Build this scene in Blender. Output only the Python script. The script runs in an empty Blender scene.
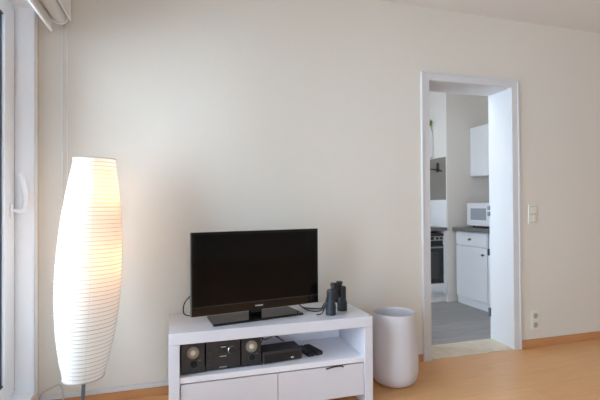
import bpy, bmesh, math, random
from mathutils import Vector, Matrix
random.seed(4)
scn = bpy.context.scene
COL = scn.collection
PI = math.pi

# ------------------------------------------------------------------ materials
def srgb(r, g, b):
    f = lambda c: (c/255/12.92) if c/255 <= .04045 else ((c/255+.055)/1.055)**2.4
    return (f(r), f(g), f(b), 1)

def mat(name, col, rough=.5, metal=0, spec=.5, coat=0, bump=0, bscale=200, bstretch=(1, 1, 1), var=0, vscale=6, emis=None, estr=0):
    m = bpy.data.materials.new(name); m.use_nodes = True
    nt = m.node_tree; b = nt.nodes['Principled BSDF']
    b.inputs['Base Color'].default_value = col
    b.inputs['Roughness'].default_value = rough
    b.inputs['Metallic'].default_value = metal
    b.inputs['Specular IOR Level'].default_value = spec
    b.inputs['Coat Weight'].default_value = coat
    if emis:
        b.inputs['Emission Color'].default_value = emis
        b.inputs['Emission Strength'].default_value = estr
    if bump or var:
        tc = nt.nodes.new('ShaderNodeTexCoord'); mp = nt.nodes.new('ShaderNodeMapping')
        mp.inputs['Scale'].default_value = bstretch
        nt.links.new(tc.outputs['Object'], mp.inputs['Vector'])
    if bump:
        n = nt.nodes.new('ShaderNodeTexNoise'); n.inputs['Scale'].default_value = bscale; n.inputs['Detail'].default_value = 4
        bp = nt.nodes.new('ShaderNodeBump'); bp.inputs['Strength'].default_value = bump; bp.inputs['Distance'].default_value = .002
        nt.links.new(mp.outputs['Vector'], n.inputs['Vector'])
        nt.links.new(n.outputs['Fac'], bp.inputs['Height'])
        nt.links.new(bp.outputs['Normal'], b.inputs['Normal'])
    if var:
        n2 = nt.nodes.new('ShaderNodeTexNoise'); n2.inputs['Scale'].default_value = vscale; n2.inputs['Detail'].default_value = 5
        nt.links.new(mp.outputs['Vector'], n2.inputs['Vector'])
        rp = nt.nodes.new('ShaderNodeValToRGB')
        rp.color_ramp.elements[0].position = .3; rp.color_ramp.elements[1].position = .7
        rp.color_ramp.elements[0].color = tuple(c*(1-var) for c in col[:3]) + (1,)
        rp.color_ramp.elements[1].color = tuple(min(1, c*(1+var)) for c in col[:3]) + (1,)
        nt.links.new(n2.outputs['Fac'], rp.inputs['Fac'])
        nt.links.new(rp.outputs['Color'], b.inputs['Base Color'])
    return m

def planks(name, c1, c2, plank_len, plank_w, rough, grain=.12, gap=.0012, rot=0, coat=0):
    m = bpy.data.materials.new(name); m.use_nodes = True
    nt = m.node_tree; b = nt.nodes['Principled BSDF']; L = nt.links
    tc = nt.nodes.new('ShaderNodeTexCoord'); mp = nt.nodes.new('ShaderNodeMapping')
    mp.inputs['Rotation'].default_value = (0, 0, rot)
    L.new(tc.outputs['Object'], mp.inputs['Vector'])
    br = nt.nodes.new('ShaderNodeTexBrick')
    br.inputs['Scale'].default_value = 1
    br.inputs['Brick Width'].default_value = plank_len; br.inputs['Row Height'].default_value = plank_w
    br.inputs['Mortar Size'].default_value = gap; br.inputs['Mortar Smooth'].default_value = .2; br.inputs['Bias'].default_value = 0
    br.inputs['Color1'].default_value = c1; br.inputs['Color2'].default_value = c2
    br.inputs['Mortar'].default_value = tuple(.6*(a+c)/2 for a, c in zip(c1[:3], c2[:3])) + (1,)
    br.offset = .37
    L.new(mp.outputs['Vector'], br.inputs['Vector'])
    m2 = nt.nodes.new('ShaderNodeMapping'); m2.inputs['Scale'].default_value = (3, 45, 1)
    L.new(mp.outputs['Vector'], m2.inputs['Vector'])
    n = nt.nodes.new('ShaderNodeTexNoise'); n.inputs['Scale'].default_value = 1.2; n.inputs['Detail'].default_value = 6
    L.new(m2.outputs['Vector'], n.inputs['Vector'])
    mr = nt.nodes.new('ShaderNodeMapRange'); mr.inputs['From Min'].default_value = .3; mr.inputs['From Max'].default_value = .7
    mr.inputs['To Min'].default_value = 1-grain; mr.inputs['To Max'].default_value = 1+grain
    L.new(n.outputs['Fac'], mr.inputs['Value'])
    mx = nt.nodes.new('ShaderNodeVectorMath'); mx.operation = 'SCALE'
    L.new(br.outputs['Color'], mx.inputs[0]); L.new(mr.outputs['Result'], mx.inputs['Scale'])
    L.new(mx.outputs['Vector'], b.inputs['Base Color'])
    b.inputs['Roughness'].default_value = rough
    b.inputs['Coat Weight'].default_value = coat
    b.inputs['Coat Roughness'].default_value = .25
    return m

WHITE = (.83, .83, .83, 1)
M = dict(
    wall=mat('cream_wallpaper', srgb(223, 216, 205), .85, bump=.35, bscale=90, bstretch=(1, 1, .35), spec=.2),
    ceil=mat('ceiling_paint', srgb(222, 216, 210), .9, spec=.2),
    kwall=mat('kitchen_wall_paint', srgb(228, 223, 218), .85, spec=.2, bump=.1),
    trimw=mat('white_trim_paint', srgb(214, 213, 214), .4),
    upvc=mat('white_window_plastic', srgb(236, 237, 240), .3),
    gasket=mat('dark_gasket', srgb(35, 40, 50), .6),
    reveal=mat('white_reveal_panel', srgb(244, 244, 246), .5),
    floor=planks('beech_laminate', srgb(219, 166, 111), srgb(213, 159, 103), 1.28, .19, .3, .07, .0006, 0, .15),
    kfloor=planks('grey_laminate', srgb(160, 157, 155), srgb(146, 143, 141), 1.2, .18, .4, .16, .0012, 0),
    basewood=mat('beech_skirting', srgb(196, 140, 92), .45, var=.08, vscale=3, bstretch=(1, 8, 8)),
    stone=mat('beige_threshold_stone', srgb(214, 200, 178), .35, var=.1, vscale=14),
    lacquer=mat('white_lacquer', srgb(221, 220, 227), .18, coat=.4),
    lacquer_lit=mat('white_lacquer_brightened', srgb(240, 240, 246), .35),  # lighter copy of the lacquer, niche brightness put into the colour
    black_gloss=mat('black_gloss_plastic', srgb(14, 14, 15), .12),
    screen=mat('tv_screen', srgb(9, 9, 10), .12, spec=.28),
    black=mat('black_plastic', srgb(24, 24, 26), .4),
    black_matt=mat('black_matt_plastic', srgb(30, 30, 33), .6),
    rubber=mat('black_rubber_armour', srgb(38, 43, 50), .55, bump=.2, bscale=500),
    cable=mat('black_cable', srgb(20, 20, 22), .5),
    ash=mat('black_ash_veneer', srgb(42, 38, 38), .45, var=.25, vscale=20, bstretch=(1, 1, 8)),
    chrome=mat('brushed_chrome', srgb(190, 190, 192), .25, metal=1),
    front_satin=mat('black_satin_front', srgb(38, 36, 37), .42, var=.12, vscale=30),
    cone=mat('silver_cone', srgb(232, 222, 200), .4), cone_grey=mat('grey_cone', srgb(150, 146, 140), .45, metal=.3),
    brass=mat('bronze_ring', srgb(140, 128, 112), .45, metal=.5),
    grey_mark=mat('light_grey_print', srgb(205, 205, 205), .5),
    boxgrey=mat('dark_grey_casing', srgb(48, 49, 54), .45),
    basket=mat('white_matt_plastic', srgb(214, 211, 215), .55),
    steel=mat('grey_steel_tube', srgb(120, 126, 135), .35, metal=.8),
    plate=mat('cream_switch_plastic', srgb(226, 222, 208), .35),
    recess_shade=mat('painted_recess_shade', srgb(178, 173, 160), .6),  # darker cream that paints shade into recesses and gaps
    kit=mat('white_kitchen_front', srgb(222, 221, 224), .35),
    worktop=mat('grey_worktop', srgb(112, 110, 108), .4, var=.15, vscale=60),
    splash=mat('grey_splash_panel', srgb(134, 128, 122), .45),
    tile=mat('white_tile', srgb(235, 236, 240), .2),
    ovenglass=mat('oven_glass', srgb(34, 32, 32), .12),
    ovenmet=mat('oven_metal', srgb(170, 168, 164), .35, metal=.5),
    mwglass=mat('microwave_window', srgb(150, 156, 164), .2),
    leaf=mat('leaf_green', srgb(140, 160, 60), .5),
    pot=mat('white_pot', srgb(220, 220, 215), .4),
    cordw=mat('pale_grey_cord', srgb(196, 193, 189), .5),
    rib=mat('bamboo_rib', srgb(188, 180, 168), .7),
    fabric=mat('white_blind_fabric', srgb(214, 214, 212), .9, spec=.1),
)

def glass_mat():
    m = bpy.data.materials.new('window_glass'); m.use_nodes = True
    nt = m.node_tree; nt.nodes.clear()
    o = nt.nodes.new('ShaderNodeOutputMaterial'); mx = nt.nodes.new('ShaderNodeMixShader')
    t = nt.nodes.new('ShaderNodeBsdfTransparent'); g = nt.nodes.new('ShaderNodeBsdfGlossy')
    t.inputs['Color'].default_value = (.93, .95, .95, 1); g.inputs['Roughness'].default_value = .02
    fr = nt.nodes.new('ShaderNodeFresnel'); fr.inputs['IOR'].default_value = 1.45
    nt.links.new(fr.outputs[0], mx.inputs[0]); nt.links.new(t.outputs[0], mx.inputs[1]); nt.links.new(g.outputs[0], mx.inputs[2])
    nt.links.new(mx.outputs[0], o.inputs[0]); return m
M['glass'] = glass_mat()

def paper_mat():
    m = bpy.data.materials.new('rice_paper'); m.use_nodes = True
    nt = m.node_tree; nt.nodes.clear()
    o = nt.nodes.new('ShaderNodeOutputMaterial'); mx = nt.nodes.new('ShaderNodeMixShader')
    d = nt.nodes.new('ShaderNodeBsdfDiffuse'); t = nt.nodes.new('ShaderNodeBsdfTranslucent')
    d.inputs['Color'].default_value = (.9, .89, .87, 1); t.inputs['Color'].default_value = (.92, .88, .82, 1)
    mx.inputs[0].default_value = .42
    nt.links.new(d.outputs[0], mx.inputs[1]); nt.links.new(t.outputs[0], mx.inputs[2])
    nt.links.new(mx.outputs[0], o.inputs[0]); return m
M['paper'] = paper_mat()
BULB = 33
M['bulb'] = mat('warm_bulb', (1, .9, .75, 1), .4, emis=(1, .51, .19, 1), estr=BULB)

# ------------------------------------------------------------------ mesh helpers
class MB:
    """collects shapes into one mesh"""
    def __init__(s): s.bm = bmesh.new()
    def box(s, a, b, bev=0, seg=2, mtx=None):
        x0, y0, z0 = [min(p, q) for p, q in zip(a, b)]; x1, y1, z1 = [max(p, q) for p, q in zip(a, b)]
        t = bmesh.new()
        v = [t.verts.new(p) for p in ((x0,y0,z0),(x1,y0,z0),(x1,y1,z0),(x0,y1,z0),(x0,y0,z1),(x1,y0,z1),(x1,y1,z1),(x0,y1,z1))]
        for f in ((0,3,2,1),(4,5,6,7),(0,1,5,4),(1,2,6,5),(2,3,7,6),(3,0,4,7)): t.faces.new([v[i] for i in f])
        if bev: bmesh.ops.bevel(t, geom=t.edges[:], offset=bev, segments=seg, affect='EDGES', profile=.5)
        s._merge(t, mtx); return s
    def _merge(s, t, mtx=None):
        if mtx is not None: bmesh.ops.transform(t, matrix=mtx, verts=t.verts[:])
        me = bpy.data.meshes.new('tmp'); t.to_mesh(me); t.free(); s.bm.from_mesh(me); bpy.data.meshes.remove(me)
    def lathe(s, prof, c=(0,0,0), seg=32, axis='z', cap0=True, cap1=True, mtx=None):
        """prof: list of (radius, height)"""
        t = bmesh.new(); rings = []
        for r, h in prof:
            ring = []
            for k in range(seg):
                a = 2*PI*k/seg; ring.append(t.verts.new((r*math.cos(a), r*math.sin(a), h)))
            rings.append(ring)
        for i in range(len(rings)-1):
            for k in range(seg):
                t.faces.new((rings[i][k], rings[i][(k+1) % seg], rings[i+1][(k+1) % seg], rings[i+1][k]))
        if cap0: t.faces.new(rings[0][::-1])
        if cap1: t.faces.new(rings[-1])
        R = Matrix.Identity(4)
        if axis == '-y': R = Matrix.Rotation(PI/2, 4, 'X')      # local +z points to -y
        if axis == '-x': R = Matrix.Rotation(-PI/2, 4, 'Y')
        if axis == 'x': R = Matrix.Rotation(PI/2, 4, 'Y')
        if axis == 'y': R = Matrix.Rotation(-PI/2, 4, 'X')
        mm = Matrix.Translation(c) @ R
        if mtx is not None: mm = mtx @ mm
        s._merge(t, mm); return s
    def tube(s, pts, r=.003, seg=8, smooth=True, closed=False):
        P = [Vector(p) for p in pts]
        if smooth and len(P) > 2:
            Q = []
            n = len(P)
            for i in range(n if closed else n-1):
                p1, p2 = P[i], P[(i+1) % n]
                p0 = P[i-1] if (i or closed) else p1; p3 = P[(i+2) % n] if (i+2 < n or closed) else p2
                for k in range(6):
                    u = k/6
                    Q.append(.5*((2*p1)+(p2-p0)*u+(2*p0-5*p1+4*p2-p3)*u*u+(3*p1-p0-3*p2+p3)*u**3))
            if not closed: Q.append(P[-1])
            P = Q
        t = bmesh.new(); rings = []; up = Vector((.13, .21, .97)); n = len(P)
        for i, p in enumerate(P):
            if closed: d = (P[(i+1) % n]-P[i-1])
            else: d = (P[min(i+1, n-1)]-P[max(i-1, 0)])
            d.normalize(); a = d.cross(up)
            if a.length < 1e-3: a = d.cross(Vector((1, 0, 0)))
            a.normalize(); b = d.cross(a)
            rings.append([t.verts.new(p+r*(math.cos(2*PI*k/seg)*a+math.sin(2*PI*k/seg)*b)) for k in range(seg)])
        for i in range(n if closed else n-1):
            A, B = rings[i], rings[(i+1) % n]
            for k in range(seg): t.faces.new((A[k], A[(k+1) % seg], B[(k+1) % seg], B[k]))
        if not closed: t.faces.new(rings[0][::-1]); t.faces.new(rings[-1])
        s._merge(t); return s
    def prism(s, poly, z0, z1, mtx=None, bev=0):
        t = bmesh.new()
        b = [t.verts.new((x, y, z0)) for x, y in poly]; u = [t.verts.new((x, y, z1)) for x, y in poly]
        n = len(poly)
        t.faces.new(b[::-1]); t.faces.new(u)
        for k in range(n): t.faces.new((b[k], b[(k+1) % n], u[(k+1) % n], u[k]))
        bmesh.ops.recalc_face_normals(t, faces=t.faces[:])
        if bev: bmesh.ops.bevel(t, geom=t.edges[:], offset=bev, segments=2, affect='EDGES', profile=.5)
        s._merge(t, mtx); return s
    def obj(s, name, m, parent=None, loc=None, rot=None, smooth=True, ang=50):
        bmesh.ops.recalc_face_normals(s.bm, faces=s.bm.faces[:])
        me = bpy.data.meshes.new(name)
        if smooth:
            for f in s.bm.faces: f.smooth = True
            for e in s.bm.edges:
                if len(e.link_faces) == 2 and e.calc_face_angle(0) > math.radians(ang): e.smooth = False
        s.bm.to_mesh(me); s.bm.free()
        o = bpy.data.objects.new(name, me); me.materials.append(m if not isinstance(m, str) else M[m]); COL.objects.link(o)
        if smooth:
            wn = o.modifiers.new('weighted_normals', 'WEIGHTED_NORMAL'); wn.keep_sharp = True; wn.weight = 90
        if parent: o.parent = parent
        if loc: o.location = loc
        if rot: o.rotation_euler = rot
        return o

def tag(o, label, cat, group=None, kind=None):
    o['label'] = label; o['category'] = cat
    if group: o['group'] = group
    if kind: o['kind'] = kind
    return o
def thing(name, label, cat, loc=(0,0,0), rz=0, group=None, kind=None):
    o = bpy.data.objects.new(name, None); o.empty_display_size = .05; COL.objects.link(o)
    o.location = loc; o.rotation_euler = (0, 0, rz)
    return tag(o, label, cat, group, kind)
def box(a, b, bev=0, seg=2): return MB().box(a, b, bev, seg)
def copy_tree(o, parent=None):
    c = o.copy(); COL.objects.link(c)
    if parent: c.parent = parent
    for ch in o.children: copy_tree(ch, c)
    return c

# ------------------------------------------------------------------ camera
F, YAW, PITCH, ROLL, CY, EYE = 418.93, .2883, .0094, -.006, 200.98, 1.1317
cam = bpy.data.cameras.new('camera'); co = bpy.data.objects.new('camera', cam); COL.objects.link(co)
fw = Vector((math.sin(YAW)*math.cos(PITCH), math.cos(YAW)*math.cos(PITCH), math.sin(PITCH)))
r0 = Vector((math.cos(YAW), -math.sin(YAW), 0)); u0 = r0.cross(fw)
rt = r0*math.cos(ROLL)+u0*math.sin(ROLL); up = -r0*math.sin(ROLL)+u0*math.cos(ROLL)
co.matrix_world = Matrix(((rt.x, up.x, -fw.x, 0), (rt.y, up.y, -fw.y, 0), (rt.z, up.z, -fw.z, EYE), (0, 0, 0, 1)))
cam.sensor_width = 36; cam.lens = F/600*36; cam.shift_y = (CY-200)/600; cam.clip_start = .02
scn.camera = co

# ------------------------------------------------------------------ setting
D = 2.662; DB = 2.922          # living-room face and kitchen face of the back wall
XL = -.734; XR = 4.7; YF = -3.0; HC = 2.57
XK0, XK1, YK = .3, 3.72, 4.78  # kitchen
OX0, OX1, OZ = 1.757, 2.539, 2.05   # rough opening for the doorway
def struct(o, label, cat): return tag(o, label, cat, None, 'structure')

b = MB(); b.box((XL-.25, D, 0), (OX0, DB, HC)); b.box((OX1, D, 0), (XR+.2, DB, HC)); b.box((OX0, D, OZ), (OX1, DB, HC))
struct(b.obj('wall_back', 'wall', smooth=False), 'long cream wallpapered wall behind the television and around the doorway', 'wall')
WY0, WY1, WZ0, WZ1 = -.6, 2.577, .115, 2.208    # window opening in the left wall
b = MB(); b.box((XL-.25, WY1, 0), (XL, D, HC)); b.box((XL-.25, YF, 0), (XL, WY0, HC))
b.box((XL-.25, WY0, 0), (XL, WY1, WZ0)); b.box((XL-.25, WY0, WZ1), (XL, WY1, HC))
struct(b.obj('wall_left', 'wall', smooth=False), 'cream window wall at the left edge of the room', 'wall')
struct(box((XR, YF, 0), (XR+.2, D, HC)).obj('wall_right', 'wall', smooth=False), 'cream side wall out of frame on the right', 'wall')
FW = (-.5, .6, .5, 2.3)      # unseen window opening added behind the camera for extra light
b = MB(); b.box((XL-.25, YF-.2, 0), (FW[0], YF, HC)); b.box((FW[1], YF-.2, 0), (XR+.2, YF, HC)); b.box((FW[0], YF-.2, 0), (FW[1], YF, FW[2])); b.box((FW[0], YF-.2, FW[3]), (FW[1], YF, HC))
struct(b.obj('wall_front', 'wall', smooth=False), 'cream wall behind the camera', 'wall')
struct(box((XL-.25, YF-.2, -.1), (XR+.2, D+.002, 0)).obj('floor', 'floor', smooth=False), 'warm beech laminate floor of the living room', 'floor')
struct(box((XL-.25, YF-.2, HC), (XR+.2, YK+.2, HC+.12)).obj('ceiling', 'ceil', smooth=False), 'plain off-white ceiling above the wallpapered wall', 'ceiling')

# skirting boards
struct(box((XL, D-.014, 0), (1.7076, D, .05), .003).obj('baseboard_left', 'basewood'), 'low beech skirting board left of the doorway behind lamp and television stand', 'skirting board')
struct(box((2.573, D-.014, 0), (XR, D, .062), .003).obj('baseboard_right', 'basewood'), 'low beech skirting board running right of the doorway', 'skirting board')
struct(box((XL+.001, D-.011, .05), (-.02, D, .078), .003).obj('trim_1', 'trimw'), 'narrow white cable trunking on the wall above skirting behind the paper lamp', 'trim')
struct(box((OX0, D-.005, -.02), (OX1, DB, .004), .001).obj('trim_2', 'stone'), 'beige stone threshold across the doorway', 'threshold')

# white lining panel of the window reveal with bead
b = MB(); b.box((XL-.248, WY1-.006, WZ0), (XL+.004, WY1, WZ1)); b.box((XL, WY1-.006, WZ0), (XL+.006, WY1+.04, WZ1), .002)
struct(b.obj('trim_3', 'reveal'), 'white lining panel of the window reveal left of the paper lamp', 'trim')
struct(box((XL-.248, WY0, WZ1-.006), (XL+.004, WY1-.006, WZ1)).obj('trim_4', 'reveal'), 'white lining of the window head beneath the roller blind', 'trim')
struct(box((XL-.248, WY0, WZ0), (XL+.01, WY1-.006, WZ0+.02), .003).obj('trim_5', 'reveal'), 'low white sill board at the foot of the balcony window', 'trim')

# windows: frame, sash with glass, handle
FX = -.82
def window(name, y0, y1, label, handle):
    t = thing(name, label, 'window', (FX, y1, WZ0+.02), 0, None, 'structure')
    h = WZ1-.006-WZ0-.02; w = y1-y0
    fr = MB()
    for a, c in (((-.08, -.035, 0), (-.012, -.001, h)), ((-.08, -w+.001, 0), (-.012, -w+.035, h)), ((-.08, -w+.035, 0), (-.008, -.035, .035)), ((-.08, -w+.035, h-.035), (-.008, -.035, h))):
        fr.box(a, c, .002)
    fr.obj('frame', 'upvc', t)
    s = MB(); g0, g1 = .010, .140
    gb = .10
    for a, c in (((-.07, -g1, .022), (0, -g0, h-.022)), ((-.07, -w+g0, .022), (0, -w+g1, h-.022)), ((-.07, -w+g1, .022), (0, -g1, gb)), ((-.07, -w+g1, h-gb), (0, -g1, h-.022))):
        s.box(a, c, .003)
    so = s.obj('sash', 'upvc', t)
    gk = MB(); e = .007
    for a, c in (((-.05, -g1-e, gb), (-.014, -g1, h-gb)), ((-.05, -w+g1, gb), (-.006, -w+g1+e, h-gb)), ((-.05, -w+g1+e, gb), (-.006, -g1-e, gb+e)), ((-.05, -w+g1+e, h-gb-e), (-.006, -g1-e, h-gb))):
        gk.box(a, c)
    gk.obj('gasket', 'gasket', t)
    box((-.04, -w+g1, gb), (-.034, -g1, h-gb)).obj('glass_pane', 'glass', t)
    # thin dark seal between sash and frame
    sl = MB()
    sl.box((-.03, -g0, .02), (-.003, -.001, h-.02)); sl.box((-.03, -w+g0-.004, .02), (-.003, -w+g0, h-.02))
    sl.obj('seal', 'gasket', t)
    if handle:
        hd = MB(); hz = 1.11-WZ0-.02; hy = -.065
        hd.box((0, hy-.014, hz-.035), (.012, hy+.014, hz+.035), .004)
        hd.lathe([(.010, 0), (.010, .03)], (.01, hy, hz), 16, 'x')
        hd.tube([(.035, hy, hz), (.052, hy+.012, hz+.004), (.06, hy+.02, hz+.03), (.062, hy+.02, hz+.09), (.055, hy-.002, hz+.15), (.045, hy-.02, hz+.2)], .0145, 12)
        hd.obj('handle', 'upvc', t)
    return t
t = thing('added_rear_window', 'unseen white window added behind the camera for frontal daylight', 'window', (FW[0], YF-.1, FW[2]), 0, None, 'structure')  # out of view, added to throw daylight on the back wall
f = MB(); fw_, fh_ = FW[1]-FW[0], FW[3]-FW[2]
for a, c in (((0, -.03, 0), (.07, .03, fh_)), ((fw_-.07, -.03, 0), (fw_, .03, fh_)), ((.07, -.03, 0), (fw_-.07, .03, .07)), ((.07, -.03, fh_-.07), (fw_-.07, .03, fh_)), ((fw_/2-.05, -.03, .07), (fw_/2+.05, .03, fh_-.07))): f.box(a, c)
f.obj('frame', 'upvc', t); box((.07, -.003, .07), (fw_-.07, .003, fh_-.07)).obj('glass_pane', 'glass', t)
wl = (WY1-.006-WY0)/3
window('window_1', WY1-.006-wl, WY1-.006, 'white plastic balcony window with lever handle at the left edge', True)
window('window_2', WY1-.006-2*wl, WY1-.006-wl, 'second white plastic window pane behind the camera side', False)
window('window_3', WY1-.006-3*wl, WY1-.006-2*wl, 'third white plastic window pane beside the camera', False)

# doorway: casing, lining, hinges
t = thing('door_1', 'white painted door frame around the opening to the kitchen', 'door frame', (2.14, D, 0), 0, None, 'structure')
X0, X1, I0, I1, TZ, IZ = 1.7076-2.14, 2.573-2.14, 1.772-2.14, 2.507-2.14, 2.095, 2.037
cs = MB()
cs.box((X0, -.016, 0), (I0, 0, TZ), .003); cs.box((I1, -.016, 0), (X1, 0, TZ), .003); cs.box((I0, -.016, IZ), (I1, 0, TZ), .003)
cs.box((X0-.0015, -.022, 0), (X0+.012, -.0005, TZ+.001), .002); cs.box((X1-.012, -.022, 0), (X1+.0015, -.0005, TZ+.001), .002); cs.box((X0+.012, -.022, TZ-.012), (X1-.012, -.0005, TZ+.001), .002)
cs.obj('casing', 'trimw', t)
ck = MB(); yk = DB-D
ck.box((X0, yk, 0), (I0, yk+.016, TZ), .003); ck.box((I1+.031, yk, 0), (X1, yk+.016, TZ), .003); ck.box((I0, yk, IZ+.012), (I1+.031, yk+.016, TZ), .003)
ck.obj('casing', 'trimw', t)
ln = MB()
ln.box((I0-.014, 0, .004), (I0, yk, IZ+.012)); ln.box((I1+.018, 0, .004), (I1+.031, yk, IZ+.012)); ln.box((I0, 0, IZ), (I1+.018, yk, IZ+.012))
ln.obj('jamb_lining', 'trimw', t)
st = MB(); st.box((I1+.001, .0005, .004), (I1+.018, .035, IZ), .002)
for z0, z1 in ((1.03, 1.065), (1.08, 1.115), (.19, .26)):
    hg = MB(); hg.lathe([(.008, 0), (.008, z1-z0)], (I1+.011, yk+.004, z0), 24); hg.box((I1+.015, yk-.01, z0), (I1+.018, yk-.002, z1))
    hg.obj('hinge', 'steel', t)
st.obj('door_stop', 'trimw', t)

# roller blind above the window
t = thing('roller_blind', 'white roller blind mounted above the window at top left', 'blind', (-.6, 2.6, 2.2))
box((-.13, -3.0, .13), (.048, 0, .148), .003).obj('top_board', 'upvc', t)
box((.036, -3.0, -.036), (.046, -.012, .13), .003).obj('front_board', 'upvc', t)
MB().lathe([(.036, 0), (.038, .01), (.038, 2.96), (.036, 2.97)], (-.012, -.02, -.02), 28, '-y').obj('roller_tube', 'fabric', t)
mb = MB(); mb.box((-.05, -2.97, -.10), (-.0475, -.03, -.018)); mb.obj('fabric', 'fabric', t)
box((-.056, -2.97, -.114), (-.042, -.03, -.098), .004).obj('bottom_bar', 'upvc', t)
bk = MB(); bk.lathe([(.041, .004), (.041, .016)], (-.012, 0, -.02), 28, '-y'); bk.box((-.035, -.016, -.02), (.012, -.004, .13), .002); bk.obj('bracket', 'upvc', t)
ch = MB(); ch.tube([(-.012, .03, -.03), (-.012, .036, -.4), (-.012, .036, -1.25), (-.004, .036, -1.27), (.012, .036, -1.25), (.014, .036, -.4), (.014, .03, -.03)], .0024, 8)
ch.obj('pull_cord', 'upvc', t)

# ------------------------------------------------------------------ paper floor lamp
def lamp():
    bx, by = -.457, 2.34
    t = thing('floor_lamp', 'tall white rice-paper floor lamp glowing between window and television stand', 'lamp', (bx, by, 0))
    MB().lathe([(.135, 0), (.135, .008), (.128, .016), (.03, .02), (.016, .034)], (0, 0, 0), 40).obj('base', 'steel', t)
    tilt = .0535
    def ax(z): return tilt*(z-.06)/1.12 if z > .06 else 0
    MB().tube([(0, 0, .02), (ax(.4), 0, .4), (ax(.8), 0, .8), (ax(1.28), 0, 1.28)], .0095, 14).obj('pole', 'steel', t)
    z0, z1 = .274, 1.37
    def rad(u):   # u 0 bottom .. 1 top, from the photographed outline
        pts = [(0, .098), (.08, .118), (.2, .141), (.35, .157), (.47, .161), (.6, .157), (.75, .144), (.88, .124), (1, .1035)]
        for (a, ra), (c, rc) in zip(pts, pts[1:]):
            if u <= c:
                i = pts.index((a, ra)); p0 = pts[max(i-1, 0)][1]; p3 = pts[min(i+2, len(pts)-1)][1]; s = (u-a)/(c-a)
                return .94*.5*((2*ra)+(rc-p0)*s+(2*p0-5*ra+4*rc-p3)*s*s+(3*ra-p0-3*rc+p3)*s**3)
        return .94*pts[-1][1]
    n = 54; bm = bmesh.new(); rings = []; seg = 64
    for i in range(n*2+1):
        u = i/(n*2); z = z0+(z1-z0)*u; r = rad(u) + (.0028 if i % 2 == 0 else -.0028)
        rings.append([bm.verts.new((ax(z)+r*math.cos(2*PI*k/seg), r*math.sin(2*PI*k/seg), z)) for k in range(seg)])
    for a, c in zip(rings, rings[1:]):
        for k in range(seg): bm.faces.new((a[k], a[(k+1) % seg], c[(k+1) % seg], c[k]))
    mb = MB(); mb.bm.free(); mb.bm = bm
    so = mb.obj('shade', 'paper', t, ang=180)
    sp = MB()
    for i in range(0, n*2+1, 2):
        u = i/(n*2); z = z0+(z1-z0)*u; r = rad(u)+.0028
        sp.tube([(ax(z)+r*math.cos(2*PI*k/64), r*math.sin(2*PI*k/64), z) for k in range(64)], .0017 if i in (26, 56, 84) else .0012 if 0 < i < n*2 else .0026, 5, smooth=False, closed=True)
    sp.obj('wire_ribs', M['rib'], so)
    sm = MB()   # vertical paper seams
    for ph in (-1.9, -1.35, .3, 2.0):
        sm.tube([(ax(z0+(z1-z0)*u)+(rad(u)-.003)*math.cos(ph), (rad(u)-.003)*math.sin(ph), z0+(z1-z0)*u) for u in [k/30 for k in range(31)]], .0016, 5, smooth=False)
    sm.obj('paper_seams', M['rib'], so)
    for bz, off in ((1.19, .032), (.84, .034)):
        s = MB(); s.tube([(ax(bz), 0, bz-.055), (ax(bz)+off*.7, -.0, bz-.05)], .006, 10); s.lathe([(.014, -.06), (.016, -.03), (.013, -.02)], (ax(bz)+off, -.0, bz), 16)
        s.obj('socket', 'upvc', t)
        MB().lathe([(.012, -.022), (.017, -.008), (.027, .012), (.030, .028), (.027, .045), (.016, .058), (.003, .062)], (ax(bz)+off, 0, bz), 20).obj('bulb', 'bulb', t)
    MB().tube([(-.11, .03, .01), (-.15, .12, .008), (-.13, .2, .03), (-.16, .302, .125), (-.21, .304, .118), (-.25, .304, .10), (-.268, .304, .07), (-.27, .295, .02), (-.27, .2, .006)], .0035, 8).obj('power_cord', 'cordw', t)
lamp()

# ------------------------------------------------------------------ television stand
SX0, SX1, SY0, SY1, SH = -.036, 1.066, 2.163, 2.565, .5
def stand():
    t = thing('tv_stand', 'white lacquered television stand with an open shelf above two drawers', 'tv stand', (SX0, SY0, 0))
    W, DP = SX1-SX0, SY1-SY0
    box((0, 0, .442), (W, DP, SH), .002).obj('top', 'lacquer', t)
    box((0, 0, 0), (.052, DP, .4415), .002).obj('side_panel', 'lacquer', t)
    box((W-.05, 0, 0), (W, DP, .4415), .002).obj('side_panel', 'lacquer', t)
    box((.0525, .004, .247), (W-.0505, DP-.022, .277), .002).obj('shelf', 'lacquer_lit', t)
    box((.0525, DP-.02, .06), (W-.0505, DP-.004, .4415)).obj('back_panel', 'lacquer_lit', t)
    box((.0525, .03, .062), (W-.0505, DP-.021, .078)).obj('bottom_panel', 'lacquer_lit', t)
    mid = .5515
    for a, c in ((.056, mid-.0015), (mid+.0015, W-.054)):
        d = box((a, .006, .064), (c, .024, .2405), .0015).obj('drawer', 'lacquer', t)
        bx = MB()
        bx.box((a+.02, .0245, .08), (a+.03, DP-.03, .2)); bx.box((c-.03, .0245, .08), (c-.02, DP-.03, .2)); bx.box((a+.03, DP-.04, .08), (c-.03, DP-.03, .2)); bx.box((a+.03, .0245, .08), (c-.03, DP-.04, .088))
        bx.obj('drawer_box', 'lacquer_lit', d)
    pl = MB().tube([(.822, .004, .232), (.845, .003, .2365), (.872, .002, .2405), (.9, .002, .2405), (.915, .003, .238), (.923, .004, .233)], .0042, 8)
    p = pl.obj('finger_pull', 'black', d); p['label'] = 'dark curved finger pull at the top edge of the right drawer'
    return t
stand()

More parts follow.
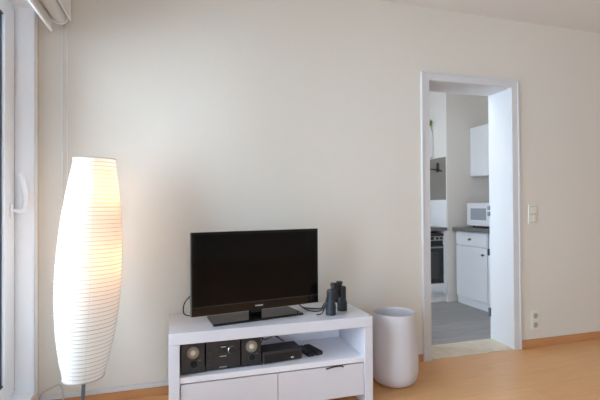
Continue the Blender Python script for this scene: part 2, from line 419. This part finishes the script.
# ------------------------------------------------------------------ television
def tv():
    ang = math.atan2(.12, .72)
    t = thing('television', 'black flat-screen television standing on the white stand', 'television', (.427, 2.36, SH), ang)
    w, z0, z1, yf = .742/2, .056, .492, -.076
    box((-w, yf, z0), (w, yf+.03, z1), .004).obj('bezel', 'black_gloss', t)
    sc = box((-w+.014, yf-.0012, z0+.052), (w-.014, yf+.002, z1-.016), .0005).obj('screen', 'screen', t)
    bk = MB(); bk.prism([(-w+.03, z0+.02), (w-.03, z0+.02), (w-.05, z1-.03), (-w+.05, z1-.03)], 0, .012, Matrix.Translation((0, yf+.042, 0)) @ Matrix.Rotation(PI/2, 4, 'X'), .003)
    bk.box((-.22, yf+.04, z0+.03), (.22, yf+.065, z0+.27), .012); bk.obj('back_cover', 'black_matt', t)
    # chrome lower strip of bezel and a small maker mark
    box((-w+.003, yf-.002, z0+.046), (w-.003, yf+.001, z0+.049)).obj('trim_strip', mat('dark_strip', srgb(58, 60, 66), .25), t)
    lm = MB()
    for k in range(7): lm.box((-.022+k*.0064, yf-.002, z0+.021), (-.0178+k*.0064, yf+.001, z0+.0275))
    lm.obj('maker_mark', 'grey_mark', t)
    MB().box((-.034, -.03, .012), (.034, .01, .12), .006).obj('neck', 'black_gloss', t)
    bs = MB(); bs.prism([(-.262, -.1), (.262, -.1), (.25, .09), (-.25, .09)], 0, .013, None, .004); bs.obj('base', 'black_gloss', t)
    cb = MB()
    cb.tube([(-.30, -.01, .17), (-.345, .0, .16), (-.385, .01, .12), (-.392, .02, .07), (-.37, .05, .04), (-.3, .12, .012), (-.2, .13, .008)], .0035, 8)
    cb.obj('power_cable', 'cable', t)
    return t
tv()

# ------------------------------------------------------------------ binoculars standing on their objectives
def binoculars():
    c1, c2 = Vector((.852, 2.262)), Vector((.951, 2.335))
    mid = (c1+c2)/2; dv = c2-c1; half = dv.length/2
    t = thing('binoculars', 'black binoculars standing upright on the right end of the television stand', 'binoculars', (mid.x, mid.y, SH), math.atan2(dv.y, dv.x))
    for s in (-1, 1):
        b = MB(); b.lathe([(.024, 0), (.029, .001), (.0295, .05), (.028, .056), (.0245, .066), (.0242, .1), (.0242, .106), (.0245, .135), (.022, .143), (.012, .147)], (s*half, 0, 0), 28)
        bo = b.obj('barrel', 'rubber', t)
        r = MB(); r.lathe([(.0302, .008), (.0302, .014)], (s*half, 0, 0), 28, cap0=False, cap1=False); r.lathe([(.0302, .040), (.0302, .046)], (s*half, 0, 0), 28, cap0=False, cap1=False)
        r.obj('grip_ring', 'black', bo)
        h = MB(); h.prism([(s*half+.02*s, .018), (s*half+.02*s, -.018), (s*.02, -.016), (s*.02, .016)], .085, .142, None, .005)
        h.obj('prism_housing', 'rubber', t)
        e = MB(); e.lathe([(.015, .138), (.0155, .150), (.0165, .151), (.0165, .160), (.0195, .162), (.0195, .176), (.017, .178)], (s*.031, 0, 0), 24)
        e.obj('eyecup', 'black', t)
    b = MB(); b.lathe([(.009, .06), (.009, .14)], (0, 0, 0), 18); b.box((-.022, -.008, .09), (.022, .008, .103), .002); b.box((-.03, -.006, .146), (.03, .006, .152), .001)
    b.obj('bridge', 'black', t)
    b = MB(); b.lathe([(.011, .142), (.013, .144), (.013, .160), (.011, .162)], (0, 0, 0), 20); b.obj('focus_wheel', 'black', t)
    st = MB(); st.tube([(-half-.0215, 0, .132), (-half-.034, .004, .105), (-half-.042, .012, .06), (-half-.044, .03, .016), (-half-.05, .045, .006), (-half-.06, .06, .006)], .0036, 8)
    st.obj('neck_strap', 'cable', t)
binoculars()

b = MB()
b.tube([(.70, 2.44, .56), (.72, 2.46, .525), (.745, 2.455, .506), (.785, 2.42, .505), (.83, 2.395, .505), (.87, 2.42, .506), (.93, 2.5, .506)], .0036, 8)
b.tube([(.71, 2.47, .54), (.735, 2.45, .51), (.76, 2.37, .505), (.80, 2.345, .505), (.835, 2.37, .505), (.86, 2.43, .507), (.9, 2.51, .506)], .0032, 8)
tag(b.obj('television_cables', 'cable'), 'black cables curling on the stand between television and binoculars', 'cables')

# ------------------------------------------------------------------ stereo on the shelf
SZ = .2775
def speaker(x, w, y, label):
    t = thing('speaker', label, 'speaker', (x, y, SZ), .02, 'pair of stereo speakers on the shelf')
    h = .158
    box((-w/2, .004, 0), (w/2, .19, h), .002).obj('cabinet', 'ash', t)
    box((-w/2+.001, 0, .001), (w/2-.001, .0045, h-.001), .001).obj('baffle', 'front_satin', t)
    wz = h-.052
    MB().lathe([(.031, -.001), (.032, .004), (.028, .006), (.0255, .003)], (0, 0, wz), 32, '-y', cap1=False).obj('woofer_ring', 'brass', t)
    MB().lathe([(.0257, .0042), (.024, .0035), (.014, .0012), (.013, .0012)], (0, 0, wz), 32, '-y').obj('woofer_cone', 'cone_grey', t)
    MB().lathe([(.0145, .001), (.0135, .005), (.009, .0085), (.003, .0095)], (0, 0, wz), 24, '-y').obj('dust_cap', 'cone', t)
    p = MB(); p.lathe([(.0215, -.001), (.0215, .003), (.0185, .004), (.0165, .001), (.0150, -.0005)], (.004, 0, .047), 28, '-y', cap1=False); p.obj('bass_port_ring', 'boxgrey', t)
    MB().lathe([(.0165, 0), (.0165, .0012)], (.004, 0, .047), 24, '-y').obj('bass_port', mat('port_black', srgb(8, 8, 8), .8), t)
    m = MB(); m.box((w*.22, -.001, wz-.043), (w*.34, .002, wz-.0395)); m.obj('badge', 'brass', t)
    return t
speaker(.0815, .117, 2.204, 'black speaker with silver cone at the left end of the shelf')
speaker(.383, .106, 2.214, 'black speaker with silver cone right of the stereo receiver')
def receiver():
    w, h = .176, .157
    t = thing('stereo_receiver', 'black compact stereo receiver with round dial between the two speakers', 'stereo', (.2345, 2.211, SZ), .02)
    box((-w/2, .006, .004), (w/2, .2, h), .002).obj('casing', 'black_matt', t)
    box((-w/2, 0, .003), (w/2, .0065, .078), .0015).obj('front_panel', 'front_satin', t)
    box((-w/2, 0, .0795), (w/2, .0065, h), .0015).obj('front_panel', 'front_satin', t)
    MB().lathe([(.0205, -.001), (.0215, .006), (.0185, .009), (.0175, .0085)], (.045, 0, .1), 32, '-y', cap1=False).obj('dial_ring', 'chrome', t)
    MB().lathe([(.0172, .002), (.0165, .011), (.012, .013)], (.045, 0, .1), 28, '-y').obj('dial', 'black_matt', t)
    box((-.03, -.0008, .088), (.016, .001, .128), .0004).obj('display', mat('display_glass', srgb(40, 42, 48), .1), t)
    m = MB(); m.box((-.012, -.0012, .116), (.014, .001, .1205)); m.obj('display_mark', 'grey_mark', t)
    m = MB(); m.box((-.018, -.0012, .069), (.016, .001, .0725)); m.obj('slot_mark', 'grey_mark', t)
    for z in (.028, .055, .095, .112):
        MB().box((-.078, -.003, z), (-.064, .001, z+.006), .001).obj('button', 'boxgrey', t)
    m = MB()
    for k in range(6): m.box((-.02+k*.0066, -.0012, .012), (-.0158+k*.0066, .001, .0175))
    m.obj('maker_mark', 'grey_mark', t)
    for x in (-.075, .075):
        for y in (.02, .18): MB().lathe([(.008, 0), (.008, .0045)], (x, y, 0), 14).obj('foot', 'black', t)
receiver()
def settop():
    t = thing('set_top_box', 'flat dark grey set-top box on the shelf beside the right speaker', 'set-top box', (.556, 2.216, SZ), .10)
    box((-.112, 0, .004), (.112, .125, .068), .006, 3).obj('casing', 'boxgrey', t)
    box((-.106, -.001, .010), (.106, .004, .052), .001).obj('front_panel', 'black', t)
    box((.045, -.0025, .017), (.062, .001, .026), .0008).obj('badge', 'grey_mark', t)
    box((.01, -.002, .02), (.04, .001, .023)).obj('display_slot', 'boxgrey', t)
    for x in (-.095, .095):
        for y in (.02, .105): MB().lathe([(.008, 0), (.008, .0045)], (x, y, 0), 12).obj('foot', 'black', t)
settop()
def remote(x, y, rz, L, label):
    t = thing('remote_control', label, 'remote control', (x, y, SZ), rz, 'remote controls on the shelf')
    b = MB(); b.prism([(-.021, -L/2), (.021, -L/2), (.024, -L/2+.03), (.022, L/2-.01), (.018, L/2), (-.018, L/2), (-.022, L/2-.01), (-.024, -L/2+.03)], 0, .02, None, .005)
    b.obj('body', 'black_matt', t)
    for i in range(6):
        for k in (-1, 0, 1):
            MB().box((k*.012-.0042, L/2-.03-i*.019, .0195), (k*.012+.0042, L/2-.022-i*.019, .0222), .001).obj('button', 'boxgrey', t)
    return t
remote(.716, 2.325, .20, .155, 'left of two black remote controls on the shelf, nearest the set-top box')
remote(.764, 2.333, .24, .155, 'right of two black remote controls on the shelf, farther from the set-top box')
b = MB()
b.tube([(.46, 2.535, .40), (.475, 2.50, .36), (.505, 2.49, .325), (.53, 2.44, .346), (.56, 2.46, .35), (.60, 2.50, .32), (.64, 2.52, .29)], .003, 8)
b.tube([(.47, 2.53, .30), (.48, 2.47, .345), (.50, 2.45, .36), (.53, 2.48, .345), (.58, 2.47, .343), (.62, 2.51, .30)], .0028, 8)
b.tube([(.455, 2.49, .34), (.478, 2.46, .375), (.498, 2.47, .36), (.49, 2.5, .30), (.47, 2.52, .281)], .0024, 8)
tag(b.obj('cable_bundle', 'cable'), 'loose black cables behind the set-top box on the shelf', 'cables')

# ------------------------------------------------------------------ white bin
def bin_():
    t = thing('waste_bin', 'tall white rounded bin on the floor right of the television stand', 'bin', (1.338, 2.412, 0))
    prof = [(.094, 0), (.108, .003), (.122, .012), (.136, .03), (.146, .055), (.149, .085), (.1505, .115), (.1505, .15), (.1485, .2), (.1445, .26), (.139, .33), (.134, .39), (.131, .43), (.1297, .441), (.1275, .4445), (.125, .442)]
    inner = [(.1245, .43), (.130, .36), (.137, .26), (.143, .16), (.143, .1), (.138, .05), (.118, .02), (.09, .012)]
    MB().lathe(prof+inner, (0, 0, 0), 64).obj('body', 'basket', t, ang=60)
bin_()

# ------------------------------------------------------------------ switch and sockets
def switch():
    t = thing('light_switch', 'cream double light switch on the wall right of the doorway', 'light switch', (2.7075, D, 1.0485))
    box((-.041, -.009, -.0755), (.041, -.0005, .0755), .003).obj('plate', 'plate', t)
    box((-.031, -.0135, .006), (.031, -.0085, .060), .002).obj('rocker', 'plate', t)
    box((-.031, -.0135, -.064), (-.001, -.0085, -.006), .002).obj('rocker', 'plate', t)
    box((.001, -.0135, -.064), (.031, -.0085, -.006), .002).obj('rocker', 'plate', t)
    m = MB()
    for a, c in (((-.034, -.0095, .003), (.034, -.0088, .064)), ((-.034, -.0095, -.067), (.034, -.0088, -.003))): m.box(a, c)
    m.obj('painted_gap_shade', 'recess_shade', t)  # darker slab painted for the shade around the rockers
switch()
def socket():
    t = thing('wall_socket', 'cream double power socket low on the wall right of the doorway', 'socket', (2.7205, D, .2095))
    box((-.041, -.008, -.0755), (.041, -.0005, .0755), .003).obj('plate', 'plate', t)
    for z in (.036, -.036):
        f = MB(); f.box((-.032, -.012, z-.032), (.032, -.0078, z+.032), .002); f.obj('insert', 'plate', t)
        r = MB(); r.lathe([(.0215, .0118), (.0215, .0126), (.0195, .0127)], (0, 0, z), 28, '-y'); ro = r.obj('recess_shade_disc', 'recess_shade', t)  # shade of the recess painted as a darker disc
        p = MB(); p.lathe([(.003, .0127), (.003, .0134)], (-.0095, 0, z), 10, '-y'); p.lathe([(.003, .0127), (.003, .0134)], (.0095, 0, z), 10, '-y'); p.lathe([(.0022, .0127), (.0022, .016)], (0, 0, z+.012), 10, '-y')
        p.obj('contacts', 'chrome', ro)
socket()

# ------------------------------------------------------------------ kitchen through the doorway
struct(box((XK0-.2, D+.002, -.1), (XK1+.2, YK+.2, -.0)).obj('floor_kitchen', 'kfloor', smooth=False), 'grey wood-look kitchen floor beyond the threshold', 'floor')
b = MB(); KW = (2.96, 3.85, .25, 2.45)  # opening for the added kitchen window, sized for its light
b.box((XK0-.2, DB, 0), (XK0, KW[0], HC)); b.box((XK0-.2, KW[1], 0), (XK0, YK, HC)); b.box((XK0-.2, KW[0], 0), (XK0, KW[1], KW[2])); b.box((XK0-.2, KW[0], KW[3]), (XK0, KW[1], HC))
struct(b.obj('wall_kitchen_left', 'kwall', smooth=False), 'kitchen wall hidden left of the doorway, with an added window opening', 'wall')
struct(box((XK1, DB, 0), (XK1+.2, YK, HC)).obj('wall_kitchen_right', 'kwall', smooth=False), 'pale kitchen wall behind the microwave row', 'wall')
struct(box((XK0-.2, YK, 0), (XK1+.2, YK+.2, HC)).obj('wall_kitchen_back', 'kwall', smooth=False), 'far kitchen wall behind the oven unit', 'wall')
CX, CYK = 3.012, 4.168
struct(box((CX, CYK, 0), (XK1, YK, HC)).obj('wall_kitchen_column', 'kwall', smooth=False), 'pale projecting kitchen wall left of the microwave', 'wall')
t = thing('added_kitchen_window', 'unseen kitchen window added beside the doorway to light the kitchen', 'window', (XK0-.1, KW[0], KW[2]), 0, None, 'structure')  # out of view, placed and sized to light the kitchen
f = MB()
kw_, kh_ = KW[1]-KW[0], KW[3]-KW[2]
for a, c in (((-.03, 0, 0), (.03, .06, kh_)), ((-.03, kw_-.06, 0), (.03, kw_, kh_)), ((-.03, .06, 0), (.03, kw_-.06, .06)), ((-.03, .06, kh_-.06), (.03, kw_-.06, kh_)), ((-.03, kw_/2-.03, .06), (.03, kw_/2+.03, kh_-.06))): f.box(a, c)
f.obj('frame', 'upvc', t); box((-.003, .06, .06), (.003, kw_-.06, kh_-.06)).obj('glass_pane', 'glass', t)

# tiles and grey panel on the side of the projecting wall
tag(box((CX-.006, CYK+.012, .861), (CX-.0005, YK, 1.18)).obj('tile_splashback', 'tile'), 'white splashback between the oven worktop and the grey panel', 'splashback')
tag(box((CX-.008, CYK+.016, 1.182), (CX-.0005, YK, 1.682), .001).obj('wall_panel', 'splash'), 'grey metal panel on the wall above the white splashback', 'panel')
t = thing('wall_rail', 'slim black utensil rail crossing the grey kitchen panel', 'rail', (CX-.03, 4.37, 1.545))
b = MB(); b.tube([(0, -.15, -.026), (0, .15, .026)], .006, 10, False); b.obj('bar', 'black', t)
b = MB(); b.box((-.006, -.075, -.035), (.006, -.055, .075), .002); b.obj('upright_arm', 'black', t)
for y in (-.12, .12):
    MB().tube([(.0215, y, y*.173), (0, y, y*.173)], .005, 8, False).obj('bracket', 'black', t)

# oven unit
t = thing('oven_cabinet', 'white kitchen unit housing the dark oven, left inside the doorway', 'cabinet', (2.37, CYK+.004, 0))
cw = CX-.003-2.37
b = MB(); b.box((0, .02, .10), (.018, .58, .825)); b.box((cw-.045, 0, .10), (cw, .58, .825), .002); b.box((.018, .02, .10), (cw-.045, .58, .118)); b.box((.018, .56, .118), (cw-.045, .58, .825))
b.obj('carcass', 'kit', t)
box((.02, 0, .118), (cw-.047, .02, .218), .002).obj('drawer', 'kit', t)
box((.0, .035, 0), (cw, .05, .0995)).obj('plinth', 'kit', t)
t = thing('oven', 'dark built-in oven with light control strip in the kitchen', 'oven', (2.37+.02, CYK+.003, .222))
ow = cw-.067
box((0, .012, 0), (ow, .5, .575)).obj('body', 'black_matt', t)
box((0, 0, 0), (ow, .0115, .44), .003).obj('door', 'ovenglass', t)
box((.06, -.001, .06), (ow-.06, .002, .36)).obj('door_window', mat('oven_window', srgb(52, 50, 50), .1), t)
h = MB(); h.tube([(.05, -.03, .415), (ow-.03, -.03, .415)], .008, 12, False); h.tube([(.07, -.03, .415), (.07, .001, .415)], .005, 8, False); h.tube([(ow-.05, -.03, .415), (ow-.05, .001, .415)], .005, 8, False); h.obj('handle', 'ovenmet', t)
box((0, -.002, .49), (ow, .0115, .575), .002).obj('control_panel', 'ovenmet', t)
box((.1, -.004, .50), (ow-.13, 0, .535)).obj('display', 'black', t)
for x in (ow-.035, ow-.09, .05): MB().lathe([(.014, 0), (.013, .018)], (x, -.002, .517), 18, '-y').obj('knob', 'black', t)
box((0, -.003, .54), (ow, .001, .575)).obj('vent_strip', 'black', t)
b = MB(); b.box((1.9, CYK-.012, .827), (CX-.007, YK-.001, .86), .002)
tag(b.obj('worktop', 'worktop'), 'grey worktop above the oven', 'worktop')

# short wall unit above the panel with plant
t = thing('wall_cabinet', 'white wall cabinet beneath the green plant at the doorway edge', 'cabinet', (2.40, 4.42, 1.70))
box((0, .02, 0), (CX-.010-2.40, .352, .33), .001).obj('body', 'kit', t)
for a, c in ((0, .299), (.302, CX-.010-2.40)): box((a, 0, .002), (c, .019, .328), .002).obj('door', 'kit', t)
t = thing('potted_plant', 'small green plant on top of the kitchen wall cabinet', 'plant', (2.972, 4.447, 2.0305))
MB().lathe([(.020, 0), (.024, .04), (.025, .045), (.021, .045), (.019, .035)], (0, 0, 0), 20).obj('pot', 'pot', t)
lf = MB()
for k in range(16):
    a = k*2.4; l = .045+.03*random.random(); hh = .03+.06*random.random()
    d = Vector((math.cos(a), math.sin(a), 0)); n = Vector((-d.y, d.x, 0))
    o = Vector((0, 0, .045)); p1 = o+d*l*.4+Vector((0, 0, hh)); p2 = o+d*l+Vector((0, 0, hh*.9))
    p1.x = min(p1.x, .024); p2.x = min(p2.x, .034)
    tb = bmesh.new(); v = [tb.verts.new(q) for q in (o, p1+n*.013, p2, p1-n*.013, p1+Vector((0, 0, -.004)))]
    tb.faces.new((v[0], v[1], v[4])); tb.faces.new((v[0], v[4], v[3])); tb.faces.new((v[1], v[2], v[4])); tb.faces.new((v[4], v[2], v[3]))
    lf._merge(tb)
lf.obj('leaves', 'leaf', t)

t = thing('added_ceiling_light', 'unseen round ceiling light added to brighten the kitchen', 'ceiling light', (1.95, 3.25, HC-.0005))  # unseen lamp added to lift the kitchen brightness
MB().lathe([(.22, -.03), (.22, 0)], (0, 0, 0), 40).obj('base', 'upvc', t)
MB().lathe([(.10, -.07), (.17, -.062), (.205, -.045), (.21, -.0305)], (0, 0, 0), 40).obj('diffuser', mat('added_light_diffuser', (1, 1, 1, 1), .5, emis=(1, .98, .97, 1), estr=15), t)

# right-hand row
RX = 3.108
def base_unit(y0, y1, label, hinge_knob):
    t = thing('base_cabinet', label, 'cabinet', (RX, y0, 0), 0, 'white base cabinets under the microwave worktop')
    w = y1-y0
    box((.0195, 0, .085), (XK1-RX-.005, w, .824), .001).obj('body', 'kit', t)
    dr = box((0, .003, .672), (.019, w-.003, .815), .003).obj('drawer', 'kit', t)
    MB().lathe([(.008, 0), (.006, .012), (.0135, .02), (.012, .028)], (0, w/2, .742), 18, '-x').obj('knob', 'steel', dr)
    d = box((0, .003, .088), (.019, w-.003, .662), .003).obj('door', 'kit', t)
    MB().lathe([(.008, 0), (.006, .012), (.0135, .02), (.012, .028)], (0, .05, .59), 18, '-x').obj('knob', 'steel', d)
    box((.02, 0, 0), (.035, w, .0845)).obj('plinth', 'kit', t)
base_unit(3.635, 4.14, 'white base cabinet with drawer and door in plain view under the microwave', 0)
base_unit(3.05, 3.632, 'white base cabinet mostly hidden behind the right door jamb', 0)
b = MB(); b.box((RX-.03, 3.04, .8255), (XK1-.002, CYK-.001, .863), .003)
tag(b.obj('worktop', 'worktop'), 'grey worktop beneath the microwave', 'worktop')
t = thing('wall_cabinet', 'white wall cabinet hanging above the microwave', 'cabinet', (3.335, 3.1, 1.452), 0)
box((.0195, 0, 0), (XK1-3.335-.002, CYK-3.1-.002, .572), .001).obj('body', 'kit', t)
for a, c in ((.0, .531), (.534, CYK-3.1-.002)): box((0, a+.001, .001), (.019, c-.001, .571), .002).obj('door', 'kit', t)
def microwave():
    t = thing('microwave', 'white microwave oven with grey window on the kitchen worktop', 'microwave', (3.245, 3.66, .8632))
    box((.018, 0, .02), (.38, .46, .28), .004).obj('casing', 'kit', t)
    d = box((0, .11, .022), (.0175, .459, .278), .004).obj('door', 'kit', t)
    box((-.001, .145, .088), (.004, .395, .218), .001).obj('door_window', 'mwglass', d)
    p = box((0, .001, .022), (.0175, .107, .278), .004).obj('control_panel', 'kit', t)
    for z in (.11, .2): MB().lathe([(.018, 0), (.016, .014)], (0, .054, z), 20, '-x').obj('knob', 'plate', p)
    for x in (.05, .34):
        for y in (.05, .41): MB().lathe([(.014, 0), (.014, .0198)], (x, y, 0), 14).obj('foot', 'black', t)
microwave()
t = thing('hanging_cord', 'dark cord with plug hanging over the microwave worktop edge', 'cord', (RX-.036, 3.565, .865))
MB().tube([(.08, -.01, .002), (.02, -.003, .003), (-.001, 0, -.006), (-.002, 0, -.05), (-.002, .003, -.2)], .0035, 8).obj('cord', 'cable', t)
MB().box((-.011, -.007, -.262), (.006, .012, -.195), .004).obj('plug', 'boxgrey', t)

# ------------------------------------------------------------------ light
w = bpy.data.worlds.new('overcast_sky'); scn.world = w; w.use_nodes = True
nt = w.node_tree; bg = nt.nodes['Background']
bg.inputs['Color'].default_value = (.69, .83, 1, 1); bg.inputs['Strength'].default_value = 14.2
def portal(name, loc, rot, sx, sy):
    l = bpy.data.lights.new(name, 'AREA'); l.shape = 'RECTANGLE'; l.size = sx; l.size_y = sy; l.cycles.is_portal = True
    o = bpy.data.objects.new(name, l); COL.objects.link(o); o.location = loc; o.rotation_euler = rot
portal('window_daylight', (XL-.26, (WY0+WY1)/2, (WZ0+WZ1)/2), (0, -PI/2, 0), WZ1-WZ0, WY1-WY0)
portal('added_rear_window_portal', ((FW[0]+FW[1])/2, YF-.21, (FW[2]+FW[3])/2), (PI/2, 0, PI), FW[1]-FW[0], FW[3]-FW[2])  # portal of the added rear window
portal('added_kitchen_window_portal', (XK0-.21, (KW[0]+KW[1])/2, (KW[2]+KW[3])/2), (0, -PI/2, 0), KW[3]-KW[2], KW[1]-KW[0])  # portal of the added kitchen window

scn.view_settings.view_transform = 'Standard'; scn.view_settings.look = 'None'
scn.view_settings.gamma = 1; scn.view_settings.use_curve_mapping = False
scn.view_settings.exposure = 0
scn.cycles.use_denoising = True
scn.cycles.max_bounces = 12; scn.cycles.diffuse_bounces = 8; scn.cycles.sample_clamp_indirect = 8
